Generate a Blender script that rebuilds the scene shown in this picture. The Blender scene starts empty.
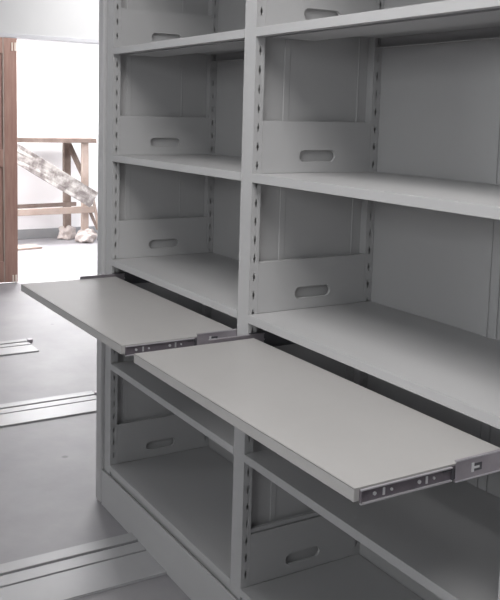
import bpy, bmesh, math, random
from mathutils import Vector, Matrix
random.seed(4)
sc = bpy.context.scene
COL = sc.collection

# ------------------------------------------------------------------ materials
def mat(name, col, rough=.5, metal=0, noise=0, nscale=8, col2=None, bump=0, bscale=60, spec=.5, stretch=None):
    m = bpy.data.materials.new(name); m.use_nodes = True
    nt = m.node_tree; b = nt.nodes['Principled BSDF']
    b.inputs['Base Color'].default_value = (*col, 1)
    b.inputs['Roughness'].default_value = rough
    b.inputs['Metallic'].default_value = metal
    b.inputs['Specular IOR Level'].default_value = spec
    tc = nt.nodes.new('ShaderNodeTexCoord'); src = tc.outputs['Object']
    if stretch:
        mp = nt.nodes.new('ShaderNodeMapping'); mp.inputs['Scale'].default_value = stretch
        nt.links.new(src, mp.inputs['Vector']); src = mp.outputs['Vector']
    if col2:
        n = nt.nodes.new('ShaderNodeTexNoise'); n.inputs['Scale'].default_value = nscale
        n.inputs['Detail'].default_value = 8; n.inputs['Roughness'].default_value = .65
        nt.links.new(src, n.inputs['Vector'])
        r = nt.nodes.new('ShaderNodeValToRGB')
        r.color_ramp.elements[0].position = .5-noise; r.color_ramp.elements[1].position = .5+noise
        r.color_ramp.elements[0].color = (*col, 1); r.color_ramp.elements[1].color = (*col2, 1)
        nt.links.new(n.outputs['Fac'], r.inputs['Fac']); nt.links.new(r.outputs['Color'], b.inputs['Base Color'])
    if bump:
        n2 = nt.nodes.new('ShaderNodeTexNoise'); n2.inputs['Scale'].default_value = bscale; n2.inputs['Detail'].default_value = 5
        nt.links.new(src, n2.inputs['Vector'])
        bp = nt.nodes.new('ShaderNodeBump'); bp.inputs['Strength'].default_value = bump; bp.inputs['Distance'].default_value = .002
        nt.links.new(n2.outputs['Fac'], bp.inputs['Height']); nt.links.new(bp.outputs['Normal'], b.inputs['Normal'])
    return m
def emis(name, col, s):
    m = bpy.data.materials.new(name); m.use_nodes = True
    nt = m.node_tree; b = nt.nodes['Principled BSDF']
    b.inputs['Base Color'].default_value = (*col, 1)
    b.inputs['Emission Color'].default_value = (*col, 1); b.inputs['Emission Strength'].default_value = s
    return m
PAINT = mat('grey_powder_coat', (.475,.473,.476), .42, noise=.3, nscale=3, col2=(.50,.498,.50), bump=.08, bscale=500)
TRAYP = mat('warm_grey_powder_coat', (.415,.405,.398), .38, noise=.3, nscale=5, col2=(.45,.44,.43), bump=.1, bscale=350)
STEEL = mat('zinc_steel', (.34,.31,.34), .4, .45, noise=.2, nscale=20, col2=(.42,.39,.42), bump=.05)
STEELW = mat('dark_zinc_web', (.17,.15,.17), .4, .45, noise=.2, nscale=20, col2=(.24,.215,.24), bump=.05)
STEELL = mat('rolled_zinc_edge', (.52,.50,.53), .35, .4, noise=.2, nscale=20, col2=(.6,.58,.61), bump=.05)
STEELB = mat('dark_zinc_steel', (.10,.10,.11), .4, .7, noise=.2, nscale=20, col2=(.16,.155,.17))
SCREW = mat('bright_zinc', (.85,.85,.86), .3, .6, bump=.05)
WHITEW = mat('white_plaster', (.80,.80,.80), .7, noise=.25, nscale=1.3, col2=(.84,.84,.84), bump=.15, bscale=30)
LEFTW = mat('off_white_plaster', (.44,.44,.445), .7, noise=.25, nscale=1.3, col2=(.47,.47,.47), bump=.15, bscale=30)
GREYW = mat('grey_painted_plaster', (.18,.18,.19), .7, noise=.25, nscale=1.3, col2=(.21,.21,.21), bump=.15, bscale=30)
FARW = mat('bright_white_plaster', (.84,.84,.86), .7, noise=.25, nscale=1.0, col2=(.88,.88,.89), bump=.15, bscale=30)
TRIM = mat('grey_trim_paint', (.40,.40,.42), .5, noise=.3, nscale=5, col2=(.46,.46,.48))
BASEB = mat('pale_grey_baseboard', (.27,.28,.29), .5, noise=.3, nscale=5, col2=(.33,.34,.35))
ALU = mat('track_aluminium', (.36,.36,.37), .4, .1, noise=.3, nscale=4, col2=(.40,.40,.41), bump=.05)
WOOD = mat('red_brown_door_wood', (.27,.15,.12), .5, noise=.25, nscale=6, col2=(.40,.255,.21), bump=.4, bscale=12, stretch=(6,6,.7))
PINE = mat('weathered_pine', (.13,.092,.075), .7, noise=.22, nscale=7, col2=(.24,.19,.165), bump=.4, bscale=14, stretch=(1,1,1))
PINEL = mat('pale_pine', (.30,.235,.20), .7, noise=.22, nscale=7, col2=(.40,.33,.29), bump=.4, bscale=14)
SPLAT = mat('plaster_splattered_board', (.46,.44,.42), .75, noise=.1, nscale=9, col2=(.17,.15,.145), bump=.8, bscale=20)
RAG = mat('white_plaster_lump', (.48,.43,.41), .85, noise=.2, nscale=18, col2=(.34,.30,.285), bump=1.0, bscale=30)
BRASS = mat('pale_hinge_metal', (.78,.68,.60), .4, .2, bump=.05)
PLAST = mat('pale_socket_plastic', (.62,.60,.62), .4, bump=.02)
SLATE = mat('dark_rubber_strip', (.08,.08,.085), .6, bump=.05)

# concrete floor
def concrete():
    m = bpy.data.materials.new('smooth_concrete'); m.use_nodes = True
    nt = m.node_tree; b = nt.nodes['Principled BSDF']
    tc = nt.nodes.new('ShaderNodeTexCoord')
    n = nt.nodes.new('ShaderNodeTexNoise'); n.inputs['Scale'].default_value = 2.2; n.inputs['Detail'].default_value = 9; n.inputs['Roughness'].default_value = .6
    nt.links.new(tc.outputs['Object'], n.inputs['Vector'])
    r = nt.nodes.new('ShaderNodeValToRGB'); r.color_ramp.elements[0].position = .35; r.color_ramp.elements[1].position = .68
    r.color_ramp.elements[0].color = (.235,.23,.245,1); r.color_ramp.elements[1].color = (.30,.295,.305,1)
    nt.links.new(n.outputs['Fac'], r.inputs['Fac'])
    v = nt.nodes.new('ShaderNodeTexVoronoi'); v.inputs['Scale'].default_value = 3.2
    nt.links.new(tc.outputs['Object'], v.inputs['Vector'])
    r2 = nt.nodes.new('ShaderNodeValToRGB'); r2.color_ramp.elements[0].position = .035; r2.color_ramp.elements[1].position = .06
    r2.color_ramp.elements[0].color = (.6,.6,.6,1); r2.color_ramp.elements[1].color = (1,1,1,1)
    nt.links.new(v.outputs['Distance'], r2.inputs['Fac'])
    mx = nt.nodes.new('ShaderNodeMix'); mx.data_type = 'RGBA'; mx.blend_type = 'MULTIPLY'; mx.inputs[0].default_value = 1
    nt.links.new(r.outputs['Color'], mx.inputs[6]); nt.links.new(r2.outputs['Color'], mx.inputs[7])
    nt.links.new(mx.outputs[2], b.inputs['Base Color'])
    b.inputs['Roughness'].default_value = .5
    n3 = nt.nodes.new('ShaderNodeTexNoise'); n3.inputs['Scale'].default_value = 25; nt.links.new(tc.outputs['Object'], n3.inputs['Vector'])
    bp = nt.nodes.new('ShaderNodeBump'); bp.inputs['Strength'].default_value = .12; bp.inputs['Distance'].default_value = .003
    nt.links.new(n3.outputs['Fac'], bp.inputs['Height']); nt.links.new(bp.outputs['Normal'], b.inputs['Normal'])
    return m
FLOOR = concrete()

# ------------------------------------------------------------------ mesh helpers
def box(bm, x0, x1, y0, y1, z0, z1):
    vs = [bm.verts.new((x, y, z)) for x in (x0, x1) for y in (y0, y1) for z in (z0, z1)]
    for f in ((0,1,3,2),(4,6,7,5),(0,4,5,1),(2,3,7,6),(0,2,6,4),(1,5,7,3)):
        bm.faces.new([vs[i] for i in f])
def beam(bm, a, b, w, t, up=(0,0,1)):
    a = Vector(a); b = Vector(b); d = (b-a); L = d.length; d.normalize()
    s = d.cross(Vector(up)).normalized(); u = s.cross(d).normalized()
    vs = []
    for p in (a, b):
        for i, j in ((-1,-1),(1,-1),(1,1),(-1,1)):
            vs.append(bm.verts.new(p + s*(i*w/2) + u*(j*t/2)))
    for f in ((0,3,2,1),(4,5,6,7),(0,1,5,4),(1,2,6,5),(2,3,7,6),(3,0,4,7)):
        bm.faces.new([vs[i] for i in f])
def cyl(bm, c, r, h, axis='X', n=16):
    rot = {'X': Matrix.Rotation(math.pi/2, 4, 'Y'), 'Y': Matrix.Rotation(math.pi/2, 4, 'X'), 'Z': Matrix.Identity(4)}[axis]
    bmesh.ops.create_cone(bm, cap_ends=True, segments=n, radius1=r, radius2=r, depth=h, matrix=Matrix.Translation(c) @ rot)
def perforated(bm, outline, holes, th, place):
    """flat sheet with holes: outline/holes are (u,v) lists; place(u,v,w) -> xyz"""
    edges = []
    for loop in [outline] + holes:
        vs = [bm.verts.new((u, v, 0)) for u, v in loop]
        for i in range(len(vs)): edges.append(bm.edges.new((vs[i], vs[(i+1) % len(vs)])))
    g = bmesh.ops.triangle_fill(bm, edges=edges, use_beauty=True, use_dissolve=False)
    faces = [f for f in g['geom'] if isinstance(f, bmesh.types.BMFace)]
    verts = {v for f in faces for v in f.verts}
    e = bmesh.ops.extrude_face_region(bm, geom=faces)
    top = {v for v in e['geom'] if isinstance(v, bmesh.types.BMVert)}
    for v in top: v.co.z = th
    for v in verts | top: v.co = Vector(place(v.co.x, v.co.y, v.co.z))
def obj(name, bm, m, parent=None, bevel=0, smooth=False, seg=2):
    bmesh.ops.recalc_face_normals(bm, faces=bm.faces)
    me = bpy.data.meshes.new(name); bm.to_mesh(me); bm.free(); me.materials.append(m)
    o = bpy.data.objects.new(name, me); COL.objects.link(o)
    if parent: o.parent = parent; o.matrix_parent_inverse = Matrix.Translation(-Vector(world_loc(parent)))
    if bevel:
        b = o.modifiers.new('bevel', 'BEVEL'); b.width = bevel; b.segments = seg; b.limit_method = 'ANGLE'; b.angle_limit = .6
    if smooth:
        for p in me.polygons: p.use_smooth = True
    return o
def world_loc(o):
    v = Vector(o.location)
    if o.parent: v = v + Vector(world_loc(o.parent)) + o.matrix_parent_inverse.translation
    return v
def thing(name, label, cat, loc, group=None):
    o = bpy.data.objects.new(name, None); COL.objects.link(o); o.location = loc; o.empty_display_size = .1
    o['label'] = label; o['category'] = cat
    if group: o['group'] = group
    return o
def boxobj(name, m, parent, *boxes, bevel=0):
    bm = bmesh.new()
    for b in boxes: box(bm, *b)
    return obj(name, bm, m, parent, bevel)
def struct(name, m, *boxes, bevel=0, parent=None):
    o = boxobj(name, m, parent, *boxes, bevel=bevel)
    if not parent: o['kind'] = 'structure'
    return o

# ------------------------------------------------------------------ room
WX = -4.40
struct('floor', FLOOR, (-7.1, 5.0, -4.2, 4.0, -.2, 0))
DY0, DY1, DZ = -.62, 2.9, 2.115
struct('wall_left', LEFTW, (WX-.16, WX, -4.2, DY0, 0, 3.1), (WX-.16, WX, DY1, 4.0, 0, 3.1), (WX-.16, WX, DY0, DY1, DZ+.035, 3.1))
struct('trim_1', TRIM, (WX-.16, WX+.03, DY0-.04, DY1+.04, DZ, DZ+.035), (WX-.16, WX+.03, DY0-.04, DY0, 0, DZ), (WX-.16, WX+.03, DY1, DY1+.04, 0, DZ), bevel=.003)
struct('wall_back', GREYW, (-4.56, 5.0, 3.9, 4.1, 0, 3.1))
struct('wall_right', GREYW, (4.9, 5.1, -4.2, 3.9, 0, 3.1))
# front wall with two unseen openings added to let light in
wins = [(-4.0, -1.9), (2.1, 4.3)]
fb = [(-4.56, -4.0, -4.3, -4.1, 0, 3.1), (-1.9, 2.1, -4.3, -4.1, 0, 3.1), (4.3, 4.9, -4.3, -4.1, 0, 3.1)]
for a, b in wins: fb += [(a, b, -4.3, -4.1, 0, 1.7), (a, b, -4.3, -4.1, 2.8, 3.1)]
struct('wall_front', GREYW, *fb)
struct('ceiling', WHITEW, (-7.1, 5.0, -4.2, 4.0, 3.1, 3.25))
# room beyond the doorway
FX = -6.86
struct('wall_far', FARW, (FX-.2, FX, -4.2, 4.0, 0, 3.1))
struct('wall_far_back', FARW, (FX, -4.56, 3.9, 4.1, 0, 3.1))
struct('baseboard_far', BASEB, (FX, FX+.015, -4.0, 3.9, 0, .115), bevel=.003)
fw = [(-6.3, -4.9)]
struct('wall_far_front', FARW, (FX, -6.5, -1.7, -1.5, 0, 3.1), (-4.8, -4.56, -1.7, -1.5, 0, 3.1), (-6.5, -4.8, -1.7, -1.5, 0, .8), (-6.5, -4.8, -1.7, -1.5, 2.6, 3.1))
k = 1
for (a, b, y, z0, z1) in [(-4.0, -1.9, -4.2, 1.7, 2.8), (2.1, 4.3, -4.2, 1.7, 2.8), (-6.5, -4.8, -1.6, .8, 2.6)]:  # frames out of view, added as openings for the area lights
    c = (a+b)/2
    struct('window_%d' % k, TRIM, (a, a+.05, y-.03, y+.03, z0, z1), (b-.05, b, y-.03, y+.03, z0, z1), (a+.05, b-.05, y-.03, y+.03, z0, z0+.05),
           (a+.05, b-.05, y-.03, y+.03, z1-.05, z1), (c-.02, c+.02, y-.02, y+.02, z0+.05, z1-.05), bevel=.004)
    k += 1

# door leaf, framed and boarded
door = thing('door_1', '', '', (WX, .955, 0)); del door['label'], door['category']; door['kind'] = 'structure'
X0, X1 = WX-.005, WX+.035
boxobj('stile', WOOD, door, (X0, X1, .842, .955, .012, 2.112), bevel=.003)
boxobj('stile', WOOD, door, (X0, X1, .0, .11, .012, 2.112), bevel=.003)
boxobj('rail', WOOD, door, (X0, X1, .11, .83, .012, .2), (X0, X1, .11, .83, 1.02, 1.17), (X0, X1, .11, .83, 1.98, 2.112), bevel=.003)
boxobj('door_panel', WOOD, door, (X0+.012, X1-.012, .11, .83, .2, 1.02), (X0+.012, X1-.012, .11, .83, 1.17, 1.98))
boxobj('edge_bead', PINEL, door, (X0, X1-.001, .8305, .8415, .012, 2.112))
boxobj('handle', BRASS, door, (X1, X1+.012, .04, .07, .95, 1.12), (X1+.012, X1+.045, .045, .065, 1.03, 1.05), bevel=.003)
for z in (2.04, .04):
    boxobj('hinge', BRASS, door, (X1, X1+.006, .905, .918, z-.035, z+.035), (X1, X1+.006, .93, .946, z-.035, z+.035), bevel=.002)

# ceiling lamps; the one by the doorway is added to brighten floor and wall
LAMP = emis('light_diffuser', (1, .98, .97), 1)
for x, y, w, d, lab in [(2.2, -1.0, 1.2, .65, 'wide white ceiling light panel over the right end of the shelving'), (-3.2, 1.9, .6, .6, 'small square white ceiling light nearest the doorway')]:
    t = thing('ceiling_light', lab, 'ceiling light', (x, y, 3.1))
    boxobj('housing', WHITEW, t, (x-w, x+w, y-d, y+d, 3.06, 3.1), bevel=.005)
    boxobj('diffuser', LAMP, t, (x-w+.02, x+w-.02, y-d+.02, y+d-.02, 3.035, 3.06), bevel=.01)

# ------------------------------------------------------------------ floor tracks
def track(x, label, ends):
    t = thing('floor_track', label, 'floor rail', (x, 0, 0), None)
    y0, y1 = -3.2, ends
    boxobj('track_plate', ALU, t, (x, x+.292, y0, y1, 0, .004), (x+.003, x+.060, y0, y1, .004, .014), (x+.070, x+.130, y0, y1, .004, .011), (x+.1335, x+.290, y0, y1, .004, .008), bevel=.002)
    boxobj('track_groove', SLATE, t, (x+.0605, x+.0695, y0, y1-.01, .004, .006), (x+.1305, x+.1332, y0, y1-.01, .004, .006))  # dark strips laid along the bottom of both grooves
    bm = bmesh.new(); cyl(bm, (x+.066, y1+.012, .013), .018, .026, 'Z', 14)
    obj('end_bolt', bm, STEEL, t, .003)
track(.222, 'grey steel double-groove floor track running under the shelving front', .42)
track(-1.313, 'pale floor track crossing the floor just left of the shelving', .44)
track(-2.492, 'pale floor track nearest the doorway, its end bolt visible', .44)

# ------------------------------------------------------------------ shelving
W, P, D, T = .9, .0562, .4286, .0234
ZS = [.1776, .5758, .9714, 1.356, 1.7397, 2.125]
TOP = 2.2
unit = thing('shelving_unit', 'tall grey steel two-bay shelving with two pull-out shelves extended', 'shelving', (-.134, 0, 0))
SL = .029    # post depth
def slotted_strip(bm, a, b, z0, z1, th, place):
    """strip a..b wide with keyhole slots at a 50.5 mm pitch, built cell by cell"""
    c = SL*.5; h = .0125; pitch = .0505; z = z0; fs = []
    V = {}
    def v(u, w):
        k = (round(u, 5), round(w, 5))
        if k not in V: V[k] = bm.verts.new((u, w, 0))
        return V[k]
    prof = [(0,-h),(.0020,-h+.002),(.0020,-.0055),(.0034,-.003),(.0034,.003),(.0020,.0055),(.0020,h-.002),(0,h)]
    while z < z1-.001:
        t = min(z+pitch, z1)
        if t-z > .045:
            m = (z+t)/2
            fs.append(bm.faces.new([v(c, z), v(b, z), v(b, t), v(c, t)] + [v(c+p, m+q) for p, q in reversed(prof)]))
            fs.append(bm.faces.new([v(c, t), v(a, t), v(a, z), v(c, z)] + [v(c-p*.8, m+q) for p, q in prof]))
        else: fs.append(bm.faces.new([v(a, z), v(c, z), v(b, z), v(b, t), v(c, t), v(a, t)]))
        z = t
    fs = bmesh.ops.triangulate(bm, faces=fs)['faces']
    e = bmesh.ops.extrude_face_region(bm, geom=fs)
    top = [q for q in e['geom'] if isinstance(q, bmesh.types.BMVert)]
    for q in top: q.co.z = th
    for q in list(V.values()) + top: q.co = Vector(place(q.co.x, q.co.y, q.co.z))
def post(x, y, front):
    bm = bmesh.new(); th = .0015
    z0 = .14
    if front: box(bm, x, x+P, y, y+th, z0, TOP); box(bm, x+th, x+P-th, y+SL-th, y+SL, z0, TOP)
    else: box(bm, x, x+P, y+SL-th, y+SL, z0, TOP); box(bm, x+th, x+P-th, y, y+th, z0, TOP)
    a, b = (th, SL) if front else (0, SL-th)
    slotted_strip(bm, a, b, z0, TOP, th, lambda u, v, w: (x+P-w, y+u, v))
    slotted_strip(bm, a, b, z0, TOP, th, lambda u, v, w: (x+w, y+u, v))
    box(bm, x+.012, x+P-.012, y+.003, y+SL-.003, z0, TOP-.002)      # folded core behind the slots
    return obj('post', bm, PAINT, unit, .0)
posts_x = (-P, W, 2*W+P)
for x in posts_x:
    post(x, 0, True); post(x, D-SL, False)
    # recessed upright panel with pressed ribs
    xm = x+P/2
    ribs = (.064, .29) if x < 0 else (.11, .365)
    bx = [(xm-.0015, xm+.0015, SL, D-SL, .14, TOP)]
    for r in ribs: bx += [(xm-.003, xm+.003, r, r+(.02 if r < .2 else .006), .14, TOP)]
    boxobj('upright_panel', PAINT, unit, *bx, bevel=.0015)
# end panels
for (a, b) in ((-.109, -.0578), (2*W+2*P+.0015, 2*W+2*P+.053)):
    boxobj('end_panel', PAINT, unit, (a, b, -.014, D+.004, .006, TOP), bevel=.005)
# back panels with a lapped seam at mid-bay
for x in (0, W+P):
    c = x+W/2
    boxobj('back_panel', PAINT, unit, (x-.02, x+W+.02, D+.001, D+.003, .14, TOP), (c-.03, c+.03, D-.003, D+.001, .14, TOP), (c-.003, c+.003, D-.006, D-.003, .14, TOP), bevel=.001)
# kick plate and plinth
boxobj('kick_plate', PAINT, unit, (-.0574, 2*W+2*P, -.010, -.004, 0, .141), (-.0574, 2*W+2*P, -.004, -.0005, .132, .1395), bevel=.002)
boxobj('plinth_frame', PAINT, unit, (-P+.01, 2*W+2*P-.01, .006, .009, .01, .153), (-P, -P+.01, -.005, D, .01, .131), (2*W+2*P-.01, 2*W+2*P, -.005, D, .01, .131), (-P, 2*W+2*P, D-.01, D, .01, .131))
# shelves
def shelf(x, z):
    g = .001
    bx = [(x+g, x+W-g, 0, D-.003, z-.002, z),               # deck
          (x+g, x+W-g, -.001, .002, z-T, z-.0),             # front lip
          (x+g, x+W-g, .002, .022, z-T, z-T+.0015),         # return flange
          (x+g, x+W-g, .046, .048, z-T, z-.002), (x+g, x+W-g, .048, .19, z-T, z-T+.0015), (x+g, x+W-g, .188, .19, z-T, z-.002),
          (x+g, x+W-g, D-.006, D-.004, z-T-.006, z-.002), (x+g, x+W-g, D-.024, D-.006, z-T-.006, z-T-.0045)]
    return boxobj('shelf', PAINT, unit, *bx, bevel=.0012)
def side_plate(x, z, dirn):
    """flush plate with a stadium hand slot, top folded into the post"""
    bm = bmesh.new(); h = .154 if z < .3 else .142; y0, y1 = SL+.0004, D-SL-.0004; th = .0018
    outl = [(y0, z+.0006), (y1, z+.0006), (y1, z+h), (y0, z+h)]
    cy, cz, L, r = .2135, z+.0465, .062, .0165
    hole = [(cy+(L-r)+r*math.cos(a), cz+r*math.sin(a)) for a in [math.radians(-90+i*18) for i in range(11)]]
    hole += [(cy-(L-r)+r*math.cos(a), cz+r*math.sin(a)) for a in [math.radians(90+i*18) for i in range(11)]]
    perforated(bm, outl, [hole], th, lambda u, v, w: (x-dirn*w, u, v))
    a, b = sorted((x-dirn*.002, x-dirn*.018))
    box(bm, a, b, y0, y1, z+h-.0015, z+h)
    if z < .3 and x > .5:
        a, b = sorted((x-dirn*.003, x-dirn*.014)); box(bm, a, b, y0, y1, z+h+.004, z+h+.015)
    # rolled rim round the slot
    n = len(hole); ring = []
    for k_, (u, v) in enumerate(hole):
        du, dv = u-(cy+(L-r if u > cy else -(L-r))), v-cz
        l = math.hypot(du, dv) or 1
        ring.append((u, v, du/l, dv/l))
    vv = []
    for (u, v, nu, nv) in ring:
        vv.append([bm.verts.new((x-dirn*.0005, u, v)), bm.verts.new((x-dirn*.007, u-nu*.0015, v-nv*.0015)), bm.verts.new((x-dirn*.007, u+nu*.001, v+nv*.001)), bm.verts.new((x-dirn*.0015, u+nu*.001, v+nv*.001))])
    for k_ in range(n):
        A, B = vv[k_], vv[(k_+1) % n]
        for j in range(3): bm.faces.new((A[j], B[j], B[j+1], A[j+1]))
    a, b = sorted((x-dirn*.0165, x-dirn*.0155)); box(bm, a, b, cy-.085, cy+.085, cz-.032, cz+.032)
    return obj('side_plate', bm, PAINT, unit)
for bx_ in (0, W+P):
    for z in ZS: shelf(bx_, z)
    for z in ZS[:-1]:
        if abs(z-.5758) < .01: continue      # the bays below the pull-out shelves have none
        side_plate(bx_, z, 1); side_plate(bx_+W, z, -1)
# pull-out shelves on telescopic slides
E_, ZT = -.3448, .908
for x in (0, W+P):
    xa, xb = x+.0125, x+W-.0125
    tr = boxobj('pull_out_shelf', TRAYP, unit, (xa, xb, E_, .012, ZT-.002, ZT), (xa, xb, E_, E_+.002, ZT-.0235, ZT), (xa, xb, .010, .012, ZT-.0235, ZT-.002),
                (xa, xa+.002, E_+.002, .010, ZT-.0235, ZT-.002), (xb-.002, xb, E_+.002, .010, ZT-.0235, ZT-.002), (xa+.002, xb-.002, E_+.002, E_+.02, ZT-.0235, ZT-.022),
                (xa+.002, xb-.002, -.17, -.12, ZT-.0235, ZT-.022), bevel=.0015)
    for s in (-1, 1):
        e = xb if s > 0 else xa          # tray side; slide grows outwards by 12 mm
        f = lambda a, b: tuple(sorted((e+s*a, e+s*b)))
        # inner rail with lips and bright screws
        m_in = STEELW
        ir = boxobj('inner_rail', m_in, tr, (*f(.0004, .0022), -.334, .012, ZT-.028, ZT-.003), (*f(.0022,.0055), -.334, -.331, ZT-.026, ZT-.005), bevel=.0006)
        boxobj('rail_lip', STEELL, tr, (*f(.0022, .0065), -.334, -.13, ZT-.0285, ZT-.0262))
        boxobj('rail_lip', STEELL, tr, (*f(.0022, .0065), -.334, -.13, ZT-.0048, ZT-.0025))
        bm = bmesh.new()
        for y, r in ((-.303, .0034), (-.266, .0026), (-.204, .0036), (-.170, .0024)):
            bm = bmesh.new(); cyl(bm, (e+s*.003, y, ZT-.0155), r, .002, 'X'); obj('rail_screw', bm, SCREW, tr)
        for y in (-.283, -.187): boxobj('rail_tab', SCREW, tr, (*f(.0023, .0036), y-.0022, y+.0022, ZT-.022, ZT-.009))
        # ball-bearing middle member
        mm = boxobj('slide_middle_member', STEEL, unit, (*f(.0068, .0082), -.124, .05, ZT-.031, ZT+.009), (*f(.0036, .0068), -.124, .05, ZT-.031, ZT-.0285), (*f(.0036, .0068), -.124, .05, ZT+.0065, ZT+.009), bevel=.0006)
        boxobj('member_edge', STEELL, mm, (*f(.0083, .0096), -.1245, .05, ZT-.031, ZT-.0285))
        boxobj('member_edge', STEELL, mm, (*f(.0083, .0096), -.1245, .05, ZT+.0065, ZT+.009))
        boxobj('slide_latch', SCREW, mm, (*f(.0083, .0095), -.086, -.080, ZT-.019, ZT-.002), (*f(.0083, .0090), -.080, -.066, ZT-.0135, ZT-.009))
        boxobj('latch_window', STEELB, mm, (*f(.0083, .0088), -.080, -.060, ZT-.018, ZT-.0135), (*f(.0083, .0088), -.080, -.060, ZT-.009, ZT-.004), (*f(.0083, .0088), -.066, -.060, ZT-.0135, ZT-.009))
        boxobj('bearing_stop', STEELB, mm, (*f(.0023, .0066), -.130, -.1245, ZT-.026, ZT-.006), (*f(.0023, .006), -.150, -.130, ZT-.010, ZT-.0075), bevel=.0005)
        fx = boxobj('slide_channel', STEELB, unit, (*f(.0100, .0122), .003, .395, ZT-.034, ZT+.012), (*f(.0040, .0100), .003, .395, ZT-.034, ZT-.032), (*f(.0040, .0100), .003, .395, ZT+.010, ZT+.012), bevel=.0006)
        for y in (.02, .032, .05):
            bm = bmesh.new(); cyl(bm, (e+s*.0096, y, ZT-.010), .0030, .0015, 'X'); obj('channel_screw', bm, SCREW, fx)

# ------------------------------------------------------------------ things beyond the doorway
tb = thing('work_trestle', 'rough wooden trestle with clumped white feet beyond the doorway', 'trestle', (-6.55, 2.0, 0))
def wob(bm, amt):
    for v in bm.verts: v.co += Vector([random.uniform(-amt, amt) for _ in range(3)])
def beamobj(name, m, parent, a, b, w, t, up=(0,0,1)):
    bm = bmesh.new(); beam(bm, a, b, w, t, up); wob(bm, .003)
    return obj(name, bm, m, parent, .006)
beamobj('top_plank', PINE, tb, (-6.45, .9, 1.185), (-6.45, 2.47, 1.175), .24, .055)
beamobj('top_plank', PINE, tb, (-6.69, .9, 1.185), (-6.69, 2.50, 1.17), .22, .05)
for y in (1.0,):
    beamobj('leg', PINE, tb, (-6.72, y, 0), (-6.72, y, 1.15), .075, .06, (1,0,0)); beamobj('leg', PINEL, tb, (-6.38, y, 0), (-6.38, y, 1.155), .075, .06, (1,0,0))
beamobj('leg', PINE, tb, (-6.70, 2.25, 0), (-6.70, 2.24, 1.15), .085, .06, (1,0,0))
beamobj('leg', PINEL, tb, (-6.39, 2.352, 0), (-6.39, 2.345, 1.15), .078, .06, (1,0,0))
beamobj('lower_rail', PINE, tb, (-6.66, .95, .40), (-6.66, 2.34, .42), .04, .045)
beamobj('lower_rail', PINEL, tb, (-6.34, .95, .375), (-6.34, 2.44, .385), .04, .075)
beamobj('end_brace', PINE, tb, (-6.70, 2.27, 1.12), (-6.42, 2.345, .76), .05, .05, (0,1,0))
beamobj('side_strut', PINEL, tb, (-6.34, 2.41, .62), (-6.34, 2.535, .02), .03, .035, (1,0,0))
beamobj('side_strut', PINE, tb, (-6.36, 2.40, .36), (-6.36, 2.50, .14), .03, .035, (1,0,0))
from mathutils import noise as mnoise
def lump(c, r, seed):
    bm = bmesh.new(); bmesh.ops.create_icosphere(bm, subdivisions=4, radius=1)
    for v in bm.verts:
        n = mnoise.noise(v.co*1.7+Vector((seed, 0, 0)))*.45 + mnoise.noise(v.co*4+Vector((0, seed, 0)))*.15
        p = v.co*(1+n); v.co = Vector((c[0]+p.x*r[0], c[1]+p.y*r[1], max(.001, c[2]+p.z*r[2])))
    return bm
obj('foot_clump', lump((-6.70, 2.25, .06), (.10, .10, .09), 3), RAG, tb, smooth=True)
obj('foot_clump', lump((-6.37, 2.36, .06), (.11, .115, .095), 8), RAG, tb, smooth=True)
obj('foot_clump', lump((-6.38, 1.0, .06), (.10, .10, .09), 5), RAG, tb, smooth=True)
obj('foot_clump', lump((-6.72, 1.0, .06), (.10, .10, .09), 6), RAG, tb, smooth=True)
bm = bmesh.new(); beam(bm, (-6.285, 1.05, 1.315), (-6.285, 2.42, .50), .035, .19, (0,0,1)); 
bmesh.ops.subdivide_edges(bm, edges=bm.edges[:], cuts=5, use_grid_fill=True); wob(bm, .006)
pl = obj('plank', bm, SPLAT, None, .004); pl['label'] = 'plaster-splattered grey board leaning diagonally across the wooden trestle'; pl['category'] = 'board'
bm = bmesh.new(); beam(bm, (-6.15, 1.35, .012), (-6.2, 1.73, .012), .22, .022); wob(bm, .002)
oc = obj('wood_offcut', bm, PINEL, None, .003); oc['label'] = 'small pale flat offcut on the floor beside the open door'; oc['category'] = 'offcut'
for z, lab in ((1.615, 'upper pale wall socket on the white far wall'), (1.42, 'lower pale wall socket on the white far wall')):
    s = thing('wall_socket', lab, 'socket', (FX+.001, 2.56, z))
    boxobj('socket_plate', PLAST, s, (FX+.001, FX+.012, 2.53, 2.60, z-.025, z+.025), bevel=.004)
    boxobj('switch_rocker', WHITEW, s, (FX+.012, FX+.017, 2.55, 2.58, z-.014, z+.014), bevel=.002)

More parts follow.
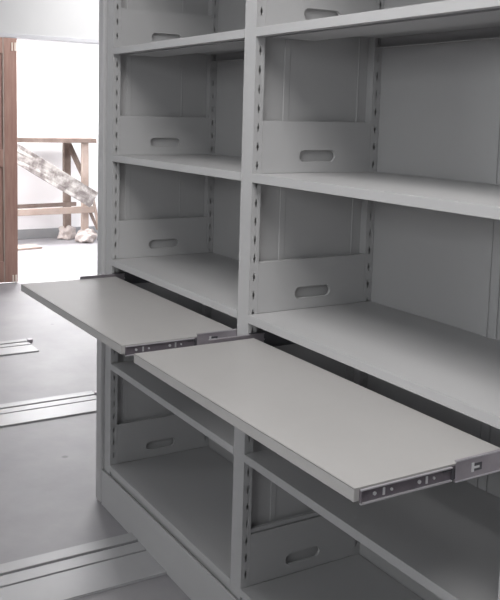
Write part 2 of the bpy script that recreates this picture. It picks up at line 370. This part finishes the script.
# ------------------------------------------------------------------ light
def area(name, loc, rot, sx, sy, power, col=(1,1,1)):
    l = bpy.data.lights.new(name, 'AREA'); l.shape = 'RECTANGLE'; l.size = sx; l.size_y = sy; l.energy = power; l.color = col
    o = bpy.data.objects.new(name, l); COL.objects.link(o); o.location = loc; o.rotation_euler = rot; return o
PI = math.pi
area('window_daylight', (-2.95, -4.05, 2.25), (PI/2, 0, 0), 2.0, 1.0, 24, (.96,.985,1))      # added fill out of view, standing for daylight; faces +y
area('window_daylight', (3.2, -4.05, 2.25), (PI/2, 0, 0), 2.1, 1.0, 36, (.96,.985,1))  # added fill from the right to lighten the side plates
area('window_daylight', (-5.65, -1.45, 1.7), (PI/2, 0, 0), 1.6, 1.7, 190, (1,.995,1))  # brightens the far room through an opening out of view
area('lamp_glow', (-5.9, 1.2, 3.0), (0, math.radians(-35), 0), 1.2, 1.6, 330, (1,.995,1))  # added light under the far ceiling, no fixture there; brightens the floor
area('lamp_glow', (2.2, -1.0, 3.02), (0, 0, 0), 2.4, 1.1, 36, (1,.985,.975))
area('lamp_glow', (-3.2, 1.9, 3.02), (0, 0, 0), 1.2, 1.2, 64, (1,.99,.99))  # added with its unseen fixture to brighten the floor by the doorway
w = bpy.data.worlds.new('sky'); sc.world = w; w.use_nodes = True
nt = w.node_tree; bg = nt.nodes['Background']
sky = nt.nodes.new('ShaderNodeTexSky'); sky.sky_type = 'HOSEK_WILKIE'; sky.turbidity = 6
nt.links.new(sky.outputs['Color'], bg.inputs['Color']); bg.inputs['Strength'].default_value = .25

# ------------------------------------------------------------------ camera
cam = bpy.data.cameras.new('camera'); co = bpy.data.objects.new('camera', cam); COL.objects.link(co)
yaw, pitch, roll = -1.0493, -.1194, .0232
cy, sy, cp, sp = math.cos(yaw), math.sin(yaw), math.cos(pitch), math.sin(pitch)
f = Vector((sy*cp, cy*cp, sp)); r = Vector((cy, -sy, 0)); u = r.cross(f)
c, s = math.cos(roll), math.sin(roll)
r, u = c*r+s*u, -s*r+c*u
M = Matrix((( r.x, u.x, -f.x, 2.8834), (r.y, u.y, -f.y, -1.2136), (r.z, u.z, -f.z, 1.5118), (0,0,0,1)))
co.matrix_world = M
cam.sensor_fit = 'HORIZONTAL'; cam.sensor_width = 36; cam.lens = 852.77*36/500
cam.shift_x = (250-216.66)/500; cam.shift_y = -(300-216.5)/500
cam.clip_start = .05
sc.camera = co
sc.view_settings.view_transform = 'Standard'; sc.view_settings.look = 'None'
sc.view_settings.gamma = 1; sc.view_settings.use_curve_mapping = False
sc.view_settings.exposure = .30
